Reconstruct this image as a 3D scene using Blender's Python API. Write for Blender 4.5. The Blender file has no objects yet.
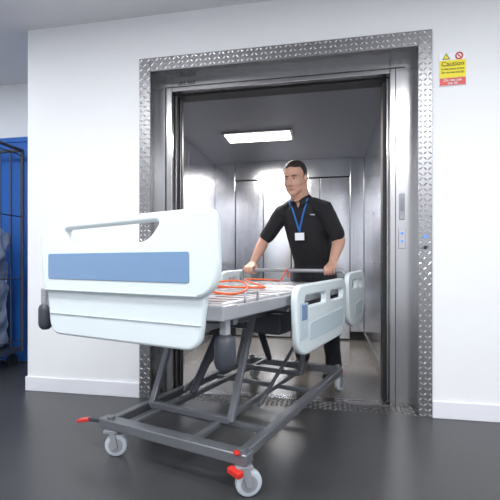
import bpy, math, random
from mathutils import Vector, Matrix
from mathutils.bvhtree import BVHTree
random.seed(3)
scene=bpy.context.scene
S=0.85
# ---------------- materials ----------------
def mat(name,col,rough=0.5,metal=0.0,noise=0.0,nscale=20,bump=0.0,stretch=None,emit=None,estr=0,rvar=0.0,spec=None):
    m=bpy.data.materials.new(name); m.use_nodes=True
    nt=m.node_tree; b=nt.nodes['Principled BSDF']
    b.inputs['Base Color'].default_value=(*col,1); b.inputs['Roughness'].default_value=rough
    b.inputs['Metallic'].default_value=metal
    if spec is not None: b.inputs['Specular IOR Level'].default_value=spec
    if emit: 
        b.inputs['Emission Color'].default_value=(*emit,1); b.inputs['Emission Strength'].default_value=estr
    if noise or bump or rvar:
        tc=nt.nodes.new('ShaderNodeTexCoord'); mp=nt.nodes.new('ShaderNodeMapping')
        mp.inputs['Scale'].default_value=stretch or (1,1,1)
        n=nt.nodes.new('ShaderNodeTexNoise'); n.inputs['Scale'].default_value=nscale; n.inputs['Detail'].default_value=4
        nt.links.new(tc.outputs['Object'],mp.inputs['Vector']); nt.links.new(mp.outputs[0],n.inputs['Vector'])
        if noise:
            r=nt.nodes.new('ShaderNodeMapRange'); r.inputs['To Min'].default_value=1-noise; r.inputs['To Max'].default_value=1+noise
            nt.links.new(n.outputs['Fac'],r.inputs['Value'])
            mx=nt.nodes.new('ShaderNodeVectorMath'); mx.operation='SCALE'; mx.inputs[0].default_value=col
            nt.links.new(r.outputs[0],mx.inputs['Scale']); nt.links.new(mx.outputs[0],b.inputs['Base Color'])
        if rvar:
            r=nt.nodes.new('ShaderNodeMapRange'); r.inputs['To Min'].default_value=max(0,rough-rvar); r.inputs['To Max'].default_value=rough+rvar
            nt.links.new(n.outputs['Fac'],r.inputs['Value']); nt.links.new(r.outputs[0],b.inputs['Roughness'])
        if bump:
            bp=nt.nodes.new('ShaderNodeBump'); bp.inputs['Strength'].default_value=bump; bp.inputs['Distance'].default_value=0.01
            nt.links.new(n.outputs['Fac'],bp.inputs['Height']); nt.links.new(bp.outputs[0],b.inputs['Normal'])
    return m
M_wall=mat('wall_paint',(0.83,0.84,0.86),0.6,noise=0.015,nscale=3)
M_ceil=mat('ceiling_paint',(0.72,0.72,0.75),0.8,noise=0.02,nscale=3)
M_floor=mat('vinyl_floor',(0.048,0.049,0.052),0.30,noise=0.12,nscale=60,rvar=0.05,spec=0.45)
M_skirt=mat('skirting_paint',(0.80,0.81,0.86),0.4,noise=0.01)
M_steel=mat('brushed_steel',(0.44,0.44,0.45),0.22,1.0,noise=0.06,nscale=9,stretch=(30,30,0.6),rvar=0.05)
M_car=mat('car_steel',(0.68,0.69,0.73),0.19,1.0,noise=0.06,nscale=5,stretch=(14,14,0.5),rvar=0.08)
M_carceil=mat('car_ceiling_paint',(0.20,0.21,0.24),0.4,0.5,noise=0.03)
M_carfloor=mat('car_floor_sheet',(0.20,0.185,0.17),0.22,0.3,noise=0.1,nscale=30)
M_tread=mat('tread_plate_metal',(0.30,0.30,0.31),0.36,1.0,noise=0.08,nscale=30)
M_loz=mat('tread_lozenge_metal',(0.80,0.80,0.81),0.20,1.0,noise=0.05,nscale=30)
M_treadd=mat('tread_plate_dark',(0.15,0.145,0.14),0.4,1.0,noise=0.1,nscale=30)
M_dark=mat('dark_rubber',(0.02,0.02,0.022),0.5,noise=0.1)
M_plast=mat('bed_panel_plastic',(0.68,0.755,0.78),0.30,noise=0.01)
M_inlay=mat('bed_panel_inlay',(0.50,0.60,0.65),0.4,noise=0.01)
M_blue=mat('bed_blue_stripe',(0.17,0.28,0.45),0.3,noise=0.06,nscale=3)
M_bedgrey=mat('bed_grey_paint',(0.19,0.20,0.22),0.30,0.4,noise=0.03)
M_bedlt=mat('bed_light_grey',(0.34,0.35,0.38),0.3,0.3,noise=0.03)
M_deck=mat('deck_panel',(0.46,0.46,0.49),0.28,0.1,noise=0.05)
M_bump=mat('bumper_grey',(0.045,0.05,0.065),0.45,noise=0.05)
M_tyre=mat('caster_tyre',(0.50,0.55,0.60),0.4,noise=0.03)
M_red=mat('red_plastic',(0.62,0.03,0.02),0.35,noise=0.03)
M_orange=mat('orange_cable_jacket',(0.80,0.12,0.015),0.4,noise=0.03)
M_skin=mat('skin',(0.58,0.33,0.245),0.5,noise=0.07,nscale=25)
M_lip=mat('lips',(0.45,0.19,0.15),0.5,noise=0.05)
M_iris=mat('eye_dark',(0.03,0.02,0.015),0.3,noise=0.05)
M_hair=mat('hair',(0.022,0.016,0.013),0.7,noise=0.4,nscale=150,bump=0.4)
M_shirt=mat('black_polo_cloth',(0.009,0.009,0.012),0.8,noise=0.2,nscale=14,bump=0.3)
M_trou=mat('trouser_cloth',(0.012,0.013,0.02),0.8,noise=0.2,nscale=12,bump=0.4)
M_shoe=mat('shoe_leather',(0.012,0.012,0.012),0.35,noise=0.1)
M_lany=mat('lanyard_blue',(0.02,0.16,0.50),0.5,noise=0.05)
M_card=mat('badge_card',(0.85,0.88,0.92),0.4,noise=0.02)
M_white=mat('eye_white',(0.55,0.50,0.47),0.3,noise=0.02)
M_yel=mat('sign_yellow',(0.85,0.72,0.02),0.5,noise=0.02)
M_black=mat('sign_black',(0.01,0.01,0.01),0.5,noise=0.02)
M_doorb=mat('blue_door_paint',(0.015,0.12,0.46),0.45,noise=0.05)
M_wrap=mat('plastic_wrap',(0.22,0.26,0.34),0.15,noise=0.6,nscale=6,bump=1.0,stretch=(1,1,.6))
M_lamp=mat('lamp_diffuser',(1,0.97,0.9),0.5,emit=(1.0,0.93,0.82),estr=7,noise=0.01)
M_lampr=mat('room_lamp_diffuser',(1,1,1),0.5,emit=(0.95,0.97,1.0),estr=5,noise=0.01)
M_bluled=mat('blue_button',(0.05,0.15,0.8),0.3,emit=(0.1,0.3,1.0),estr=1.0,noise=0.01)
# ---------------- helpers ----------------
def link(o,parent=None):
    scene.collection.objects.link(o)
    if parent: o.parent=parent
    return o
def empty(name,M=None):
    e=bpy.data.objects.new(name,None); link(e); e.empty_display_size=0.1
    if M is not None: e.matrix_world=M
    return e
def mesh_obj(name,V,F,mats,parent=None,smooth=False,mi=None,bevel=0,seg=2):
    me=bpy.data.meshes.new(name); me.from_pydata([tuple(v) for v in V],[],F)
    if not isinstance(mats,(list,tuple)): mats=[mats]
    for m in mats: me.materials.append(m)
    if mi: me.polygons.foreach_set('material_index',mi)
    if smooth: me.polygons.foreach_set('use_smooth',[True]*len(me.polygons))
    me.update(); o=bpy.data.objects.new(name,me); link(o,parent)
    if bevel:
        b=o.modifiers.new('bevel','BEVEL'); b.width=bevel; b.segments=seg; b.limit_method='ANGLE'
    return o
class MB:
    def __init__(s): s.V=[];s.F=[];s.mi=[]
    def add(s,vf,k=0):
        V,F=vf; n=len(s.V); s.V+= [Vector(v) for v in V]; s.F+=[[i+n for i in f] for f in F]; s.mi+=[k]*len(F); return s
    def obj(s,name,mats,parent=None,smooth=False,bevel=0,seg=2): return mesh_obj(name,s.V,s.F,mats,parent,smooth,s.mi,bevel,seg)
def boxg(x0,x1,y0,y1,z0,z1):
    V=[(x,y,z) for z in(z0,z1) for y in(y0,y1) for x in(x0,x1)]
    return V,[[0,2,3,1],[4,5,7,6],[0,1,5,4],[2,6,7,3],[0,4,6,2],[1,3,7,5]]
def beam(p,q,w,h,up=(0,0,1)):
    p=Vector(p);q=Vector(q);t=(q-p).normalized();up=Vector(up)
    if abs(t.dot(up))>.95: up=Vector((0,1,0))
    s=t.cross(up).normalized();u=s.cross(t)
    V=[]
    for c in(p,q):
        for a,b in((-1,-1),(1,-1),(1,1),(-1,1)): V.append(c+s*a*w/2+u*b*h/2)
    return V,[[3,2,1,0],[4,5,6,7],[0,1,5,4],[1,2,6,5],[2,3,7,6],[3,0,4,7]]
def box(name,x0,x1,y0,y1,z0,z1,m,parent=None,bevel=0): return MB().add(boxg(x0,x1,y0,y1,z0,z1)).obj(name,m,parent,bevel=bevel)
def tube(pts,rad,seg=16,hint=(1,0,0),round_=True,closed=False):
    P=[Vector(p) for p in pts]
    R=[(r,r) if not isinstance(r,(tuple,list)) else r for r in (rad if isinstance(rad,list) else [rad]*len(P))]
    n=len(P);T=[]
    for i in range(n):
        if closed: t=P[(i+1)%n]-P[i-1]
        else: t=P[min(i+1,n-1)]-P[max(i-1,0)]
        T.append(t.normalized())
    if round_ and not closed:
        a0,b0=R[0];a1,b1=R[-1];m0=min(a0,b0);m1=min(a1,b1)
        P=[P[0]-T[0]*m0*.85,P[0]-T[0]*m0*.5]+P+[P[-1]+T[-1]*m1*.5,P[-1]+T[-1]*m1*.85]
        R=[(a0*.5,b0*.5),(a0*.86,b0*.86)]+R+[(a1*.86,b1*.86),(a1*.5,b1*.5)]
        T=[T[0],T[0]]+T+[T[-1],T[-1]]
    V=[];H=Vector(hint)
    for p,(a,b),t in zip(P,R,T):
        h=H
        if abs(t.dot(h))>.97: h=Vector((0,1,0)) if abs(t.y)<.9 else Vector((0,0,1))
        u=(h-t*h.dot(t)).normalized();v=t.cross(u)
        for k in range(seg):
            an=2*math.pi*k/seg; V.append(p+u*math.cos(an)*a+v*math.sin(an)*b)
    F=[];n=len(P)
    for i in range(n if closed else n-1):
        j=(i+1)%n
        for k in range(seg):
            k2=(k+1)%seg; F.append([i*seg+k,i*seg+k2,j*seg+k2,j*seg+k])
    if not closed:
        F.append(list(range(seg))[::-1]); F.append([(n-1)*seg+k for k in range(seg)])
    return V,F
def cyl(p,q,r,seg=24): return tube([p,q],r,seg,round_=False)
def ell(c,r,M=None,nu=20,nv=12):
    V=[];F=[];c=Vector(c)
    def tr(v):
        v=Vector((v[0]*r[0],v[1]*r[1],v[2]*r[2]))
        if M: v=M@v
        return c+v
    V.append(tr((0,0,1)))
    for i in range(1,nv):
        ph=math.pi*i/nv
        for k in range(nu):
            th=2*math.pi*k/nu; V.append(tr((math.sin(ph)*math.cos(th),math.sin(ph)*math.sin(th),math.cos(ph))))
    V.append(tr((0,0,-1)))
    for k in range(nu): F.append([0,1+k,1+(k+1)%nu])
    for i in range(nv-2):
        for k in range(nu):
            a=1+i*nu+k;b=1+i*nu+(k+1)%nu; F.append([a,a+nu,b+nu,b])
    l=len(V)-1
    for k in range(nu): F.append([l,1+(nv-2)*nu+(k+1)%nu,1+(nv-2)*nu+k])
    return V,F
def xf(vf,M): return [M@Vector(v) for v in vf[0]],vf[1]
def bake(o):
    dg=bpy.context.evaluated_depsgraph_get(); dg.update()
    return bpy.data.meshes.new_from_object(o.evaluated_get(dg))
def remeshed(mb,name,mats,parent,vox,smooth=4,fn=None):
    o=mb.obj(name+'_src',mats[:1])
    r=o.modifiers.new('r','REMESH'); r.mode='VOXEL'; r.voxel_size=vox
    s=o.modifiers.new('s','SMOOTH'); s.factor=0.5; s.iterations=smooth
    bpy.context.view_layer.update()
    me=bake(o); bpy.data.objects.remove(o)
    me.name=name; me.materials.clear()
    for m in mats: me.materials.append(m)
    for p in me.polygons:
        p.use_smooth=True
        p.material_index=fn(p.center) if fn else 0
    ob=bpy.data.objects.new(name,me); link(ob,parent); return ob
def rpoly(pts,r,n=5):
    out=[];m=len(pts)
    for i in range(m):
        p=Vector(pts[i]).to_2d();a=Vector(pts[i-1]).to_2d();b=Vector(pts[(i+1)%m]).to_2d()
        rr=r[i] if isinstance(r,(list,tuple)) else r
        da=(a-p);db=(b-p)
        pa=p+da.normalized()*min(rr,da.length*.48);pb=p+db.normalized()*min(rr,db.length*.48)
        for k in range(n+1):
            t=k/n; out.append(pa*(1-t)**2+p*2*t*(1-t)+pb*t*t)
    return out
def panel(name,outlines,M,thick,bev,m,parent):
    cu=bpy.data.curves.new(name,'CURVE'); cu.dimensions='2D'; cu.fill_mode='BOTH'
    cu.extrude=thick/2-bev; cu.bevel_depth=bev; cu.bevel_resolution=2; cu.offset=-bev
    for L in outlines:
        sp=cu.splines.new('POLY'); sp.points.add(len(L)-1)
        for i,p in enumerate(L): sp.points[i].co=(p[0],p[1],0,1)
        sp.use_cyclic_u=True
    o=bpy.data.objects.new(name+'_c',cu); link(o); bpy.context.view_layer.update()
    me=bake(o); bpy.data.objects.remove(o)
    me.transform(M); me.materials.clear(); me.materials.append(m)
    ob=bpy.data.objects.new(name,me); link(ob,parent); return ob
def text(name,s,size,loc,rot,m,parent,align='CENTER',ext=0.0006):
    cu=bpy.data.curves.new(name,'FONT'); cu.body=s; cu.size=size; cu.align_x=align; cu.align_y='CENTER'; cu.extrude=ext
    o=bpy.data.objects.new(name+'_c',cu); link(o); bpy.context.view_layer.update()
    me=bake(o); bpy.data.objects.remove(o)
    me.transform(Matrix.Translation(loc)@rot); me.materials.clear(); me.materials.append(m)
    ob=bpy.data.objects.new(name,me); link(ob,parent); return ob
RX90=Matrix.Rotation(math.pi/2,4,'X')
# ---------------- room ----------------
H=2.83
XL,XR,YB=-4.6,2.7,-5.2
MB().add(boxg(XL,XR,YB,0,-.1,0)).add(boxg(XL,-2.312,0,.8,-.1,0)).obj('floor',M_floor)
MB().add(boxg(XL,XR,YB,0,H,H+.1)).add(boxg(XL,-2.312,0,.8,H,H+.1)).obj('ceiling',M_ceil)
MB().add(boxg(-2.312,-1.30,0,.14,0,H)).add(boxg(.61,XR,0,.14,0,H)).add(boxg(-1.30,.61,0,.14,2.44,H)).add(boxg(-2.312,-2.17,.14,.8,0,H)).obj('wall_front',M_wall)
box('wall_corridor',XL,-2.17,.8,.9,0,H,M_wall)
box('wall_left',XL-.1,XL,YB,.9,0,H,M_wall)
box('wall_right',XR,XR+.1,YB,.14,0,H,M_wall)
box('wall_back',XL,XR,YB-.1,YB,0,H,M_wall)
MB().add(boxg(-2.325,-1.362,-.014,0,0,.11)).add(boxg(.672,XR,-.014,0,0,.11)).add(boxg(-2.326,-2.312,0,.8,0,.11)).obj('baseboard_front',M_skirt,bevel=.004)
MB().add(boxg(XL,-3.72,.786,.8,0,.11)).obj('baseboard_corridor',M_skirt,bevel=.004)
d1=empty('door_1')
box('door_leaf',-3.66,-2.42,.765,.795,.01,2.22,M_doorb,d1,bevel=.004)
MB().add(boxg(-3.72,-3.66,.755,.8,0,2.27)).add(boxg(-2.42,-2.36,.755,.8,0,2.27)).add(boxg(-3.72,-2.36,.755,.8,2.22,2.27)).obj('door_frame',M_doorb,d1,bevel=.004)
MB().add(boxg(-3.56,-3.50,.755,.765,1.0,1.35)).add(tube([(-3.53,.755,1.02),(-3.53,.73,1.02),(-3.53,.73,1.33),(-3.53,.755,1.33)],.010,10)).obj('door_pull',M_steel,d1)
# ---------------- elevator ----------------
EL=empty('elevator')
def tread(name,rects,m,parent,pitch=.034):
    mb=MB()
    for (o,u,v,w,h,nrm) in rects:
        o=Vector(o);u=Vector(u);v=Vector(v);nrm=Vector(nrm)
        nu=max(1,round(w/pitch));nv=max(1,round(h/pitch))
        su=w/nu;sv=h/nv
        V=[];F=[]
        for i in range(nu):
            for j in range(nv):
                c=o+u*(i+.5)*su+v*(j+.5)*sv
                sg=1 if (i+j)%2 else -1
                a=(u+v*sg).normalized()*.0175;b=(u-v*sg).normalized()*.0058
                n=len(V)
                V+=[c+a,c+b,c-a,c-b,c+a*.4+nrm*.006,c-a*.4+nrm*.006]
                F+=[[n,n+1,n+5,n+4],[n+1,n+2,n+5],[n+2,n+3,n+4,n+5],[n+3,n,n+4]]
        mb.add((V,F))
    return mb.obj(name,m,parent)
x0,x1,x2,x3=-1.362,-1.275,.585,.671
zt0,zt1=2.41,2.51
MB().add(boxg(x0,x1,-.012,.0,0,zt1)).add(boxg(x2,x3,-.012,.0,0,zt1)).add(boxg(x1,x2,-.012,.0,zt0,zt1)).obj('tread_plate_architrave',M_tread,EL,bevel=.002)
n=(0,-1,0)
tread('tread_lozenges',[((x0,-.012,0),(1,0,0),(0,0,1),x1-x0,zt1,n),((x2,-.012,0),(1,0,0),(0,0,1),x3-x2,zt1,n),((x1,-.012,zt0),(1,0,0),(0,0,1),x2-x1,zt1-zt0,n)],M_loz,EL)
MB().add(boxg(x1-.02,x1,0,.15,0,zt0)).add(boxg(x2,x2+.02,0,.15,0,zt0)).add(boxg(x1-.02,x2+.02,0,.15,zt0,zt0+.02)).obj('reveal_lining',M_steel,EL)
ox0,ox1,oz=-1.171,.4335,2.32
MB().add(boxg(x1-.02,ox0,.15,.20,0,zt0+.02)).add(boxg(ox1,x2+.02,.15,.20,0,zt0+.02)).add(boxg(ox0,ox1,.15,.20,oz,zt0+.02)).obj('landing_door_frame',M_steel,EL,bevel=.004)
MB().add(boxg(ox0-.055,ox0-.045,.146,.15,0,oz+.03)).add(boxg(ox0-.055,ox1+.1,.146,.15,oz+.03,oz+.036)).add(boxg(ox1+.035,ox1+.039,.146,.15,0,oz+.03)).obj('frame_seam',M_dark,EL)
MB().add(boxg(ox0-.10,ox0+.012,.215,.245,.01,oz)).add(boxg(ox0-.12,ox0+.03,.265,.295,.01,oz)).add(boxg(ox1-.012,ox1+.1,.215,.245,.01,oz)).obj('door_panels',M_steel,EL,bevel=.003)
MB().add(boxg(ox0+.012,ox0+.02,.215,.245,.01,oz)).add(boxg(ox1-.035,ox1-.005,.25,.36,.01,oz)).add(boxg(ox0+.03,ox0+.04,.265,.295,.01,oz)).add(boxg(ox0-.1,ox1+.1,.22,.34,oz-.01,oz+.03)).obj('door_edge_seals',M_dark,EL)
box('head_closure',-1.5,.62,.2,.36,oz,2.46,M_dark,EL)
cx0,cx1,cy0,cy1,cz=-1.50,.47,.36,2.55,2.36
mb=MB();g=.004
dx0,dx1,dz=-1.22,.30,2.12
mb.add(boxg(cx0+g,dx0,cy1-.03,cy1+.02,.12,cz)).add(boxg(dx1,cx1-g,cy1-.03,cy1+.02,.12,cz)).add(boxg(dx0+g,dx1-g,cy1-.03,cy1+.02,dz,cz))
xm=(dx0+dx1)/2
for a,b in((dx0+.006,xm-.38),(xm-.370,xm-.006),(xm+.006,xm+.370),(xm+.38,dx1-.006)): mb.add(boxg(a,b,cy1,cy1+.02,.02,dz-.01))
ns=4;w2=(cy1-cy0)/ns
for i in range(ns):
    a=cy0+i*w2
    mb.add(boxg(cx0-.02,cx0,a+g,a+w2-g,.12,cz)); mb.add(boxg(cx1,cx1+.02,a+g,a+w2-g,.12,cz))
mb.obj('car_wall_panels',M_car,EL,bevel=.0025)
MB().add(boxg(cx0-.04,cx1+.04,cy1+.02,cy1+.04,0,cz)).add(boxg(cx0-.04,cx0-.02,cy0,cy1+.04,0,cz)).add(boxg(cx1+.02,cx1+.04,cy0,cy1+.04,0,cz)).obj('car_shell',M_dark,EL)
MB().add(boxg(cx0-.02,cx0+.012,cy0,cy1-.03,0,.12)).add(boxg(cx1-.012,cx1+.02,cy0,cy1-.03,0,.12)).obj('car_kick_plate',M_steel,EL)
MB().add(boxg(cx0,ox0-.03,cy0,cy0+.03,0,cz)).add(boxg(ox1,cx1,cy0,cy0+.03,0,cz)).obj('car_front_return',M_car,EL)
box('car_ceiling',cx0-.04,cx1+.04,cy0,cy1+.04,cz,cz+.03,M_carceil,EL)
box('car_floor',cx0-.04,cx1+.04,.22,cy1+.04,-.06,0,M_carfloor,EL)
box('landing_sill',x1-.02,x2+.02,0,.20,-.06,.0,M_treadd,EL)
tread('sill_lozenges',[((x1,.005,0.0),(1,0,0),(0,1,0),x2-x1,.155,(0,0,1))],M_tread,EL)
MB().add(boxg(ox0,ox1,.165,.18,-.002,.004)).add(boxg(ox0,ox1,.19,.215,-.01,.004)).add(boxg(ox0,ox1,.23,.25,-.002,.004)).obj('sill_track',M_steel,EL)
mb=MB()
for yy in [cy0+w2*i+s for i in range(1,ns) for s in(-.03,.03)]:
    for zz in (.5,1.0,1.5,2.0):
        mb.add(ell((cx1,yy,zz),(.006,.009,.009),nu=8,nv=6)); mb.add(ell((cx0,yy,zz),(.006,.009,.009),nu=8,nv=6))
mb.obj('rivets',M_steel,EL,smooth=True)
mb=MB().add(tube([(cx0+.05,cy0+.25,1.0),(cx0+.05,cy1-.1,1.0)],.018,14))
for yy in(.75,1.5,2.3): mb.add(cyl((cx0,yy,1.0),(cx0+.05,yy,1.0),.01,10))
mb.obj('car_handrail',M_steel,EL,smooth=True)
box('car_light_housing',-1.08,-.34,1.27,1.60,cz-.02,cz,M_steel,EL,bevel=.004)
box('car_light_diffuser',-1.05,-.37,1.31,1.56,cz-.028,cz-.02,M_lamp,EL)
MB().add(boxg(.495,.53,.138,.15,1.30,1.48)).add(boxg(.508,.517,.12,.138,1.36,1.45)).obj('release_lever_plate',M_bedlt,EL,bevel=.003)
MB().add(boxg(.49,.535,.142,.15,1.10,1.24)).obj('landing_control_plate',M_steel,EL,bevel=.002)
MB().add(cyl((.512,.142,1.205),(.512,.134,1.205),.009,14)).add(cyl((.512,.142,1.15),(.512,.134,1.15),.009,14)).add(cyl((.628,-.012,1.17),(.628,-.024,1.17),.009,14)).obj('call_buttons',M_bluled,EL)
MB().add(cyl((.628,-.012,1.10),(.628,-.022,1.10),.012,16)).obj('key_switch',M_dark,EL)
text('maker_label','LIFT CAR',.035,(-1.05,.1445,2.375),RX90,M_black,EL)
# ---------------- sign ----------------
SG=empty('warning_sign')
box('backing',.713,.874,-.006,0,2.137,2.349,M_card,SG,bevel=.002)
box('yellow_field',.716,.871,-.008,-.006,2.215,2.300,M_yel,SG)
box('red_field',.716,.871,-.008,-.006,2.140,2.186,M_red,SG)
box('yellow_strip',.716,.871,-.008,-.006,2.188,2.215,M_yel,SG)
text('caution_text','Caution',.042,(.793,-.009,2.276),RX90,M_black,SG)
text('caution_small','In the event of fire',.018,(.793,-.009,2.244),RX90,M_black,SG)
text('caution_small2','do not use this lift',.018,(.793,-.009,2.222),RX90,M_black,SG)
text('red_text','Do not use',.024,(.793,-.009,2.172),RX90,M_card,SG)
text('red_text2','this lift',.022,(.793,-.009,2.152),RX90,M_card,SG)
def tri(cx,cz_,r,y): return [(cx,y,cz_+r),(cx-r*.9,y,cz_-r*.6),(cx+r*.9,y,cz_-r*.6)],[[0,1,2]]
MB().add(tri(.755,2.322,.026,-.0075),0).add(tri(.755,2.321,.018,-.0085),1).obj('warning_triangle',[M_black,M_yel],SG)
mb=MB()
mb.add(tube([(.832+.02*math.cos(a*math.pi/12),-.008,2.325+.02*math.sin(a*math.pi/12)) for a in range(24)],.004,6,hint=(0,1,0),closed=True))
mb.add(beam((.818,-.008,2.339),(.846,-.008,2.311),.004,.005)).obj('prohibition_symbol',M_red,SG)
# ---------------- bed ----------------
BM=Matrix.Translation((-.7315,-.9635,0))@Matrix.Rotation(math.radians(-17.2),4,'Z')
BED=empty('hospital_bed',BM)
def MXZ(y): return Matrix(((1,0,0,0),(0,0,-1,y),(0,1,0,0),(0,0,0,1)))
def MYZ(x): return Matrix(((0,0,1,x),(1,0,0,0),(0,1,0,0),(0,0,0,1)))
def foot(yc,name):
    panel(name+'_upper',[rpoly([(-.575,.865),(-.60,1.15),(-.53,1.195),(.36,1.212),(.425,1.20),(.435,.93),(.37,.862)],[.05,.06,.06,.1,.06,.08,.06],7),
        rpoly([(-.42,1.155),(.16,1.170),(.09,1.088),(-.38,1.075)],[.03,.03,.05,.04],6)],MXZ(yc),.042,.014,M_plast,BED)
    panel(name+'_lower',[rpoly([(-.545,.655),(-.575,.90),(.37,.90),(.335,.655)],[.07,.02,.02,.07],7)],MXZ(yc+.016),.034,.012,M_plast,BED)
    panel(name+'_stripe',[rpoly([(-.53,.925),(-.53,1.045),(.305,1.045),(.305,.922)],.012,4)],MXZ(yc-.0215),.006,.002,M_blue,BED)
    panel(name+'_rib',[rpoly([(-.56,.868),(-.56,.878),(.34,.878),(.34,.868)],.004,3)],MXZ(yc-.018),.012,.004,M_inlay,BED)
    panel(name+'_rib_low',[rpoly([(-.545,.755),(-.545,.762),(.345,.762),(.345,.755)],.003,3)],MXZ(yc-.002),.008,.002,M_inlay,BED)
foot(-.24,'footboard')
mb=MB()
mb.add(tube([(.385,-.13,.600),(.385,-.13,.675)],.044,24)).add(tube([(-.655,-.19,.69),(-.655,-.19,.765)],.034,20))
mb.add(tube([(.43,1.80,.74),(.43,1.80,.82)],.036,20)).add(tube([(-.60,1.80,.74),(-.60,1.80,.82)],.036,20))
mb.obj('corner_bumpers',M_bump,BED,smooth=True)
mb=MB()
mb.add(beam((-.66,-.17,.80),(.42,-.17,.80),.05,.05)).add(beam((-.655,-.19,.775),(-.655,-.19,.87),.04,.03)).add(beam((.385,-.13,.69),(.385,-.13,.80),.035,.035))
mb.add(boxg(-.45,-.38,-.225,-.16,.68,.86)).add(boxg(.24,.31,-.225,-.16,.68,.86))
mb.add(boxg(.33,.43,-.215,-.10,.775,.835))
for lx in(-.55,.405): mb.add(beam((lx,-.17,.80),(lx,1.78,.80),.035,.055))
mb.add(beam((-.60,1.78,.80),(.44,1.78,.80),.05,.05))
for ly in(.41,.79,1.06): mb.add(beam((-.55,ly,.79),(.405,ly,.79),.03,.035))
mb.obj('deck_frame',M_bedlt,BED,bevel=.006)
mb=MB();sl=MB()
for a,b in((-.14,.39),(.42,.77),(.80,1.04),(1.08,1.74)):
    mb.add(boxg(-.525,.38,a,b,.815,.838))
    ny=max(2,int((b-a)/.10))
    for i in range(ny):
        for k in range(4):
            xx=-.50+k*.222; yy=a+(b-a)*(i+.5)/ny
            sl.add(boxg(xx+.015,xx+.19,yy-.012,yy+.012,.836,.8395))
mb.obj('deck_panels',M_deck,BED,bevel=.008); sl.obj('deck_slots',M_bump,BED)
mb=MB()
for lx,sg in((-.53,1),(.385,-1)):
    for ly in(.1,.95,1.5): mb.add(tube([(lx,ly-.06,.83),(lx,ly-.06,.865),(lx,ly+.06,.865),(lx,ly+.06,.83)],.006,8))
mb.obj('mattress_retainers',M_bedlt,BED,smooth=True)
mb=MB().add(tube([(-.56,1.72,.82),(-.56,1.71,.91),(-.54,1.70,.936),(.37,1.70,.936),(.39,1.71,.91),(.39,1.72,.82)],.016,16,hint=(0,1,0)))
mb.obj('push_bar',M_bedlt,BED,smooth=True)
def rail(name,lx,a,b,z0,z1,sx):
    L=b-a
    h1=rpoly([(a+.13,z1-.060),(a+.12,z1-.120),(a+L*.50,z1-.120),(a+L*.50,z1-.060)],.02,5)
    h2=rpoly([(a+L*.60,z1-.060),(a+L*.60,z1-.120),(b-.10,z1-.120),(b-.09,z1-.060)],.02,5)
    out=rpoly([(a+.02,z0+.05),(a,z1-.03),(a+.07,z1),(b-.06,z1+.01),(b,z1-.05),(b-.02,z0+.09),(b-.12,z0),(a+.12,z0)],[.06,.06,.05,.06,.06,.08,.06,.08],6)
    panel(name,[out,h1,h2],MYZ(lx),.036,.011,M_plast,BED)
    panel(name+'_inlay',[rpoly([(a+.20,z0+.07),(a+.20,z0+.17),(b-.10,z0+.19),(b-.12,z0+.07)],.03,4)],MYZ(lx+sx*.018),.006,.002,M_inlay,BED)
rail('side_rail_foot',.475,.38,1.36,.505,.885,1)
rail('side_rail_head',.475,1.42,1.97,.515,.93,1)
rail('side_rail_foot_far',-.62,.38,1.36,.505,.885,-1)
rail('side_rail_head_far',-.62,1.42,1.97,.515,.93,-1)
mb=MB()
for lx,e in((.475,.405),(-.62,-.55)):
    for ly in(.60,1.15,1.52,1.74):
        mb.add(beam((e,ly,.79),(lx,ly+.03,.62),.03,.018,up=(0,1,0)))
mb.obj('rail_arms',M_bedgrey,BED,bevel=.004)
MB().add(boxg(.4935,.4975,.43,.54,.60,.79)).obj('rail_keypad',M_inlay,BED,bevel=.002)
MB().add(boxg(.4975,.499,.445,.525,.70,.78)).obj('rail_keypad_label',M_blue,BED)
mb=MB()
for lx in(-.33,.19): mb.add(beam((lx,-.05,.715),(lx,1.68,.715),.04,.05))
for ly in(.0,.55,1.4,1.66): mb.add(beam((-.5,ly,.75),(.36,ly,.75),.04,.04))
for lx in(-.33,.19):
    mb.add(beam((lx,.24,.19),(lx,.48,.70),.036,.03)); mb.add(beam((lx,1.22,.19),(lx,1.46,.70),.036,.03))
    mb.add(beam((lx+.03,.50,.20),(lx+.03,1.05,.44),.015,.025)); 
mb.add(beam((-.33,.24,.20),(.19,.24,.20),.035,.035)).add(beam((-.33,1.22,.20),(.19,1.22,.20),.035,.035))
mb.add(beam((-.33,.47,.69),(.19,.47,.69),.04,.04))
mb.obj('lifting_frame',M_bedgrey,BED,bevel=.005)
mb=MB().add(boxg(-.20,.08,.62,.95,.60,.74)).add(tube([(-.07,.62,.66),(-.07,.28,.30)],[.03,.022],16)).add(tube([(-.07,1.0,.66),(-.07,1.25,.28)],[.03,.022],16)).add(boxg(.10,.30,.62,.80,.58,.70))
mb.obj('actuators',M_bump,BED,bevel=.01)
mb=MB()
for lx in(-.40,.385): mb.add(beam((lx,.0,.165),(lx,1.58,.165),.045,.045))
mb.add(beam((-.45,.0,.165),(.43,.0,.165),.065,.05)).add(beam((-.42,1.57,.165),(.40,1.57,.165),.06,.05))
for lx in(-.26,.12): mb.add(beam((lx,.03,.172),(lx,1.55,.172),.03,.03))
for ly in(.30,1.0): mb.add(beam((-.40,ly,.16),(.385,ly,.16),.03,.03))
mb.obj('base_frame',M_bedgrey,BED,bevel=.007,seg=3)
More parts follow.
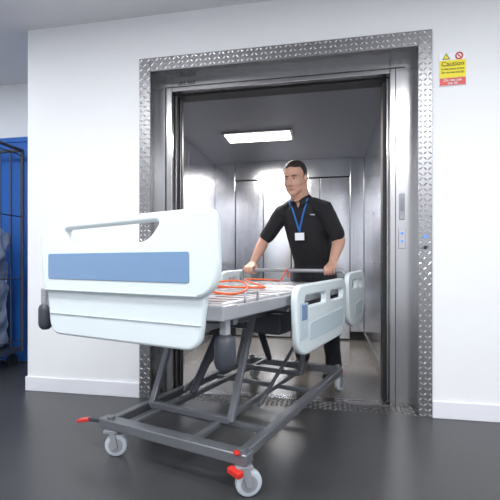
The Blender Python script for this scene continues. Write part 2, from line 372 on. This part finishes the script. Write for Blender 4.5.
def caster(i,lx,ly,ang):
    A=Matrix.Translation((lx,ly,0))@Matrix.Rotation(math.radians(ang),4,'Z')
    r=.058;off=.03
    mb=MB()
    prof=[(-.018,r*.80),(-.015,r*.96),(-.009,r),(.009,r),(.015,r*.96),(.018,r*.80)]
    V=[];F=[];sg=36
    for (xx,rr) in prof:
        for k in range(sg):
            a=2*math.pi*k/sg; V.append((xx,off+rr*math.cos(a),r+rr*math.sin(a)))
    for q in range(len(prof)-1):
        for k in range(sg): F.append([q*sg+k,q*sg+(k+1)%sg,(q+1)*sg+(k+1)%sg,(q+1)*sg+k])
    F.append(list(range(sg))[::-1]);F.append([(len(prof)-1)*sg+k for k in range(sg)])
    mb.add(xf((V,F),A),0)
    mb.add(xf(cyl((-.022,off,r),(.022,off,r),.036,24),A),1)
    mb.add(xf(cyl((-.029,off,r),(.029,off,r),.012,16),A),2)
    for sx in(-1,1):
        mb.add(xf(beam((sx*.027,off,r-.012),(sx*.027,off*.4,r+.076),.006,.030,up=(0,1,0)),A),1)
    mb.add(xf(boxg(-.031,.031,-.03,.045,r+.066,r+.080),A),1)
    mb.add(xf(cyl((0,0,r+.076),(0,0,.205),.020,18),A),2)
    mb.obj('caster_%d'%i,[M_tyre,M_bedlt,M_bedgrey],BED,bevel=.002)
caster(1,-.385,-.01,-62);caster(2,.395,-.01,-48);caster(3,.37,1.57,-10);caster(4,-.38,1.57,-10)
mb=MB()
mb.add(beam((-.60,-.03,.150),(-.52,-.02,.168),.045,.016)).add(beam((.355,-.045,.125),(.425,-.070,.122),.032,.026)).add(boxg(.345,.40,1.60,1.65,.12,.145)).add(beam((.375,-.035,.20),(.40,-.045,.195),.022,.014))
mb.obj('brake_pedals',M_red,BED,bevel=.005)
MB().add(beam((-.53,-.02,.168),(-.42,-.01,.175),.035,.02)).obj('pedal_arm',M_bump,BED,bevel=.004)
# ---------------- cable ----------------
cu=bpy.data.curves.new('orange_power_cable','CURVE'); cu.dimensions='3D'; cu.bevel_depth=.006; cu.bevel_resolution=3; cu.resolution_u=10
def nurb(pts):
    sp=cu.splines.new('NURBS'); sp.points.add(len(pts)-1)
    for i,p in enumerate(pts): sp.points[i].co=(*p,1)
    sp.use_endpoint_u=True; sp.order_u=3
z=.846
nurb([(-.10,1.70,.88),(-.10,1.675,.965),(-.12,1.66,.90),(-.14,1.60,z),(-.05,1.35,z+.02),(-.25,1.1,z+.04),(.0,.9,z+.01),(.20,.7,z),(.05,.45,z+.02),(-.2,.35,z),(-.28,.15,z),(-.1,-.02,z+.02),(.12,.05,z+.05),(.2,.25,z+.03),(.05,.42,z+.02),(-.12,.3,z+.014),(-.1,.1,z+.03),(.08,.0,z+.06),(.22,.12,z),(.22,.35,z),(.10,.6,z+.03),(-.1,.75,z+.05),(-.3,.7,z+.01)])
cab=bpy.data.objects.new('orange_power_cable',cu); link(cab); cab.matrix_world=BM
cu.materials.append(M_orange)
# ---------------- man ----------------
MAN=empty('man',BM)
cl=MB()
tz=[(.90,0,2.09,.178,.13),(1.0,0,2.075,.19,.14),(1.08,0,2.05,.196,.15),(1.18,-.008,2.012,.200,.155),(1.29,-.017,1.965,.207,.152),(1.39,-.025,1.925,.212,.142),(1.46,-.030,1.895,.195,.125),(1.515,-.035,1.872,.150,.108),(1.545,-.038,1.858,.105,.092)]
cl.add(tube([(x,y,zz) for zz,x,y,a,b in tz],[(a,b) for zz,x,y,a,b in tz],28))
shR=Vector((-.240,1.905,1.465));shL=Vector((.176,1.845,1.465))
elR=Vector((-.43,1.90,1.21));elL=Vector((.285,1.935,1.20))
wrR=Vector((-.475,1.765,1.005));wrL=Vector((.272,1.765,1.005))
for sh,el,c in((shR,elR,-.038),(shL,elL,-.034)):
    cl.add(tube([Vector((c,1.870,1.540)),sh.lerp(Vector((c,1.868,1.575)),.55),sh,sh.lerp(el,.3),sh.lerp(el,.62),sh.lerp(el,.82)],[.055,.062,.080,.075,.071,.072],18,round_=True))
NX,NY,NZ=-.040,1.840,1.572
cl.add(tube([(NX+.086*math.cos(a*math.pi/12),NY+.092*math.sin(a*math.pi/12),NZ+.034*math.sin(a*math.pi/12)) for a in range(24)],[(.009,.020)]*24,8,hint=(0,0,1),closed=True))
for sx in(-1,1):
    cl.add(tube([(NX+sx*.085,NY-.038,1.558),(NX+sx*.055,NY-.090,1.520),(NX+sx*.038,NY-.094,1.490)],[(.026,.009),(.024,.008),(.008,.007)],10,hint=(sx*.8,0,-.5)))
hpL=(.095,2.08,.92);knL=(.175,1.96,.53);anL=(.205,2.03,.10)
hpR=(-.095,2.10,.92);knR=(-.16,2.08,.53);anR=(-.18,2.27,.10)
for h,k,a in((hpL,knL,anL),(hpR,knR,anR)):
    h=Vector(h);k=Vector(k);a=Vector(a)
    cl.add(tube([h,h.lerp(k,.4),k,k.lerp(a,.35),k.lerp(a,.8),a-Vector((0,0,.03))],[.118,.105,.083,.083,.070,.072],20))
def clf(c):
    if c.z<.985: return 1
    if c.z>1.485 and c.y<NY-.01 and abs(c.x-NX)<(c.z-1.480)*.42 and c.z<1.568: return 2
    return 0
cloth=remeshed(cl,'clothes',[M_shirt,M_trou,M_skin],MAN,.0075,5,clf)
tf=bpy.data.textures.new('cloth_folds','CLOUDS'); tf.noise_scale=.09
dm=cloth.modifiers.new('folds','DISPLACE'); dm.texture=tf; dm.strength=.014; dm.texture_coords='LOCAL'
bpy.context.view_layer.update()
cm=bake(cloth)
bvh=BVHTree.FromPolygons([v.co for v in cm.vertices],[tuple(p.vertices) for p in cm.polygons])
def front(x,zz,off=.006):
    h=bvh.ray_cast(Vector((x,1.2,zz)),Vector((0,1,0)))[0]
    return (x,(h.y if h else 1.8)-off,zz)
sh=MB()
for a,ang in((anL,0),(anR,8)):
    a=Vector(a);A=Matrix.Translation((a.x,a.y,0))@Matrix.Rotation(math.radians(ang),4,'Z')
    sh.add(xf(tube([(0,.05,.045),(0,-.02,.05),(0,-.12,.040),(0,-.19,.032)],[(.042,.043),(.045,.048),(.052,.036),(.042,.028)],16),A))
    sh.add(xf(tube([(0,.02,.06),(0,.0,.13)],[.05,.048],14),A))
    sh.add(xf(boxg(-.045,.045,-.20,.08,.0,.022),A))
remeshed(sh,'shoes',[M_shoe],MAN,.007,3)
hc=Vector((-.065,1.765,1.738))
HM=Matrix.Translation(hc)@Matrix.Rotation(math.radians(-2),4,'Z')@Matrix.Rotation(math.radians(15),4,'X')@Matrix.Scale(.97,4)
sk=MB()
def hadd(vf): sk.add(xf(vf,HM))
hadd(ell((0,.018,.048),(.100,.122,.108),nu=32,nv=20))
hadd(ell((0,-.022,-.030),(.088,.092,.100),nu=32,nv=20))
hadd(ell((0,-.030,-.082),(.080,.074,.064),nu=24,nv=16))
hadd(ell((0,-.076,-.120),(.042,.032,.027),nu=20,nv=12))
hadd(ell((0,-.086,.034),(.068,.028,.018),nu=20,nv=12))
for sx in(-1,1):
    hadd(ell((sx*.044,-.070,-.036),(.038,.032,.036),nu=16,nv=10))
    hadd(ell((sx*.102,.014,-.012),(.010,.024,.033),Matrix.Rotation(math.radians(sx*-16),3,'Z')@Matrix.Rotation(.15,3,'X'),nu=16,nv=12))
    hadd(ell((sx*.014,-.116,-.046),(.012,.014,.010),nu=12,nv=8))
hadd(tube([(0,-.100,.030),(0,-.113,.0),(0,-.128,-.038)],[.013,.014,.017],14))
hadd(ell((0,-.102,-.076),(.028,.012,.008),nu=16,nv=8))
hadd(ell((0,-.100,-.090),(.025,.013,.009),nu=16,nv=8))
sk.add(tube([(-.037,1.885,1.46),(-.039,1.858,1.55),(-.050,1.815,1.64),(-.056,1.800,1.715)],[.088,.083,.082,.080],20))
for shd,el,wr in((shR,elR,wrR),(shL,elL,wrL)):
    sk.add(tube([shd.lerp(el,.5),shd.lerp(el,.85),el,el.lerp(wr,.25),el.lerp(wr,.65),wr],[.056,.055,.051,.054,.043,(.034,.027)],18))
remeshed(sk,'head_neck_arms',[M_skin],MAN,.0048,5)
hd=MB()
for wr,hx,sd in((wrR,-.478,1),(wrL,.272,-1)):
    by,bz=1.70,.936
    hd.add(tube([wr+Vector((0,.01,.015)),wr,Vector((hx,1.735,.985)),Vector((hx,1.708,.972))],[(.030,.025),(.034,.023),(.045,.020),(.048,.016)],18))
    for k,(ln) in enumerate((1.0,1.1,1.03,.82)):
        fx=hx+sd*(.037-.0245*k)
        r=.0108 if k<3 else .0095
        pts=[(fx,by+.020,bz+.034),(fx,by-.006,bz+.034),(fx,by-.027,bz+.022),(fx,by-.031,bz+.002-.004*(ln-1)*10),(fx,by-.026,bz-.016*ln),(fx,by-.008,bz-.028*ln)]
        hd.add(tube(pts,[r*1.15,r*1.1,r*1.08,r,r*.97,r*.85],10))
    hd.add(tube([(hx+sd*.030,1.752,.985),(hx+sd*.050,1.735,.962),(hx+sd*.058,1.722,.936),(hx+sd*.050,1.712,.912),(hx+sd*.040,1.698,.905)],[.015,.0145,.0125,.011,.0095],10))
remeshed(hd,'hands',[M_skin],MAN,.003,2)
fd=MB()
for sx in(-1,1):
    fd.add(xf(ell((sx*.036,-.098,.008),(.014,.012,.0065),nu=16,nv=10),HM),0)
    fd.add(xf(ell((sx*.036,-.1065,.008),(.0068,.005,.0062),nu=12,nv=8),HM),1)
    fd.add(xf(tube([(sx*.052,-.101,.013),(sx*.036,-.110,.0175),(sx*.020,-.104,.012)],[.0035,.0045,.0035],8),HM),3)
    fd.add(xf(tube([(sx*.016,-.112,.029),(sx*.038,-.112,.036),(sx*.062,-.096,.030)],[.0035,.0045,.0025],8),HM),1)
fd.add(xf(tube([(-.026,-.106,-.084),(-.010,-.1135,-.0825),(0,-.115,-.084),(.010,-.1135,-.0825),(.026,-.106,-.084)],[.0015,.004,.0045,.004,.0015],8,hint=(0,0,1)),HM),2)
fd.obj('face_features',[M_white,M_iris,M_lip,M_skin],MAN,smooth=True)
V,F=ell((0,.022,.052),(.1035,.126,.113),nu=96,nv=64)
def keep(c):
    ax=abs(c.x)
    if c.y<-.045: lim=.112-.012*min(1,ax/.05)
    elif c.y<-.015: lim=.105-(c.y+.045)/.03*.06
    elif c.y<.000: lim=-.002
    elif c.y<.035: lim=.028
    else: lim=.02-(c.y-.035)*.9
    return c.z>lim
F=[f for f in F if keep(sum((V[i] for i in f),Vector())/len(f))]
hr=mesh_obj('hair',[HM@v for v in V],F,M_hair,MAN,smooth=True)
so=hr.modifiers.new('s','SOLIDIFY'); so.thickness=.012; so.offset=-1
dp=bpy.data.textures.new('hairclumps','CLOUDS'); dp.noise_scale=.012
dm=hr.modifiers.new('d','DISPLACE'); dm.texture=dp; dm.strength=.005
mb=MB()
for sx in(-1,1):
    pts=[]
    for k in range(13):
        t=k/12; pts.append(front(-.037+sx*.084*(1-t)**1.1,1.560-(1.560-1.27)*t,.003))
    mb.add(tube(pts,[(.008,.003)]*13,8,hint=(1,0,0)))
mb.obj('lanyard',M_lany,MAN,smooth=True)
p=front(-.035,1.24,.012)
MB().add(beam((p[0],p[1]-.012,1.265),(p[0],p[1]-.008,1.200),.085,.004,up=(0,1,0))).obj('id_badge',M_card,MAN)
p=front(.08,1.42,.003)
MB().add(boxg(p[0]-.028,p[0]-.004,p[1]-.002,p[1]+.004,1.417,1.424)).add(boxg(p[0]+.002,p[0]+.024,p[1]-.002,p[1]+.004,1.414,1.420)).obj('shirt_logo',M_card,MAN)
# ---------------- roll cage trolley ----------------
TR=empty('roll_cage_trolley')
tx0,tx1,ty0,ty1=-3.65,-2.925,.08,.66
mb=MB()
for x in(tx0,tx1):
    for y in(ty0,ty1): mb.add(cyl((x,y,.14),(x,y,2.10),.018,12))
    for k in (0,2,4,6):
        zz=.25+k*.3; mb.add(cyl((x,ty0,zz),(x,ty1,zz),.006,8))
    for k in range(1,4):
        y=ty0+(ty1-ty0)*k/4; mb.add(cyl((x,y,.2),(x,y,2.08),.005,8))
    mb.add(cyl((x,ty0,2.10),(x,ty1,2.10),.016,12))
for k in range(1,6):
    x=tx0+(tx1-tx0)*k/6; mb.add(cyl((x,ty1,.2),(x,ty1,2.08),.005,8))
mb.add(tube([(tx0,ty1,2.10),(tx1,ty1,2.10)],.016,12,hint=(0,0,1)))
mb.add(boxg(tx0,tx1,ty0,ty1,.14,.18))
mb.obj('cage_frame',M_bump,TR)
mb=MB()
for x in(tx0+.06,tx1-.06):
    for y in(ty0+.06,ty1-.06):
        mb.add(cyl((x-.015,y,.055),(x+.015,y,.055),.055,20)); mb.add(beam((x,y,.05),(x,y,.15),.045,.03))
mb.obj('trolley_wheels',M_dark,TR)
wr=MB()
wr.add(boxg(tx0+.06,tx1-.06,ty0+.06,ty1-.06,.19,1.05))
for k in range(5): wr.add(ell((-3.45+.11*k,.36,1.1+.07*math.sin(k*2)),(.15,.2,.22),nu=20,nv=12))
wo=remeshed(wr,'wrapped_load',[M_wrap],TR,.02,6)
t2=bpy.data.textures.new('folds','CLOUDS'); t2.noise_scale=.13
dm=wo.modifiers.new('d','DISPLACE'); dm.texture=t2; dm.strength=.10; dm.mid_level=.75
# ---------------- room lights ----------------
def arealight(name,loc,sx,sy,power,col,parent,rot=(0,0,0)):
    l=bpy.data.lights.new(name,'AREA'); l.shape='RECTANGLE'; l.size=sx; l.size_y=sy; l.energy=power; l.color=col
    o=bpy.data.objects.new(name,l); link(o,parent); o.location=loc; o.rotation_euler=rot; return o
for i,(x,y,p) in enumerate([(-1.6,-2.0,40),(1.2,-2.0,32),(-1.6,-4.0,42),(1.2,-4.0,38)]):
    e=empty('ceiling_light_panel' if i==0 else 'ceiling_light_panel.%03d'%i)
    MB().add(boxg(x-.6,x+.6,y-.3,y+.3,H-.03,H)).obj('tray',M_skirt,e,bevel=.004)
    box('diffuser',x-.57,x+.57,y-.27,y+.27,H-.034,H-.03,M_lampr,e)
    arealight('panel_lamp',(x,y,H-.04),1.1,.5,p,(.972,.982,1.0),e)
arealight('car_lamp',(-.71,1.435,cz-.035),.66,.24,40,(1,.96,.90),EL)
e=empty('ceiling_light_panel.004')
MB().add(boxg(-3.7,-3.1,-.9,-.3,H-.03,H)).obj('tray',M_skirt,e,bevel=.004)
arealight('corridor_lamp',(-3.4,-.6,H-.04),.5,.5,16,(.85,.92,1.0),e)
w=bpy.data.worlds.new('World'); scene.world=w; w.use_nodes=True
w.node_tree.nodes['Background'].inputs[0].default_value=(.5,.55,.65,1); w.node_tree.nodes['Background'].inputs[1].default_value=.3
# ---------------- camera ----------------
cam=bpy.data.cameras.new('camera'); co=bpy.data.objects.new('camera',cam); link(co)
cam.sensor_width=36; cam.lens=28.8; cam.shift_y=.026; cam.clip_start=.02
co.location=(0,-2.767,1.0); co.rotation_euler=(math.pi/2,0,math.radians(10.83))
scene.camera=co
scene.view_settings.view_transform='Standard'
for o in list(scene.objects):
    if o.parent is None:
        o.location=o.location*S
        if o.type!='CAMERA': o.scale=o.scale*S
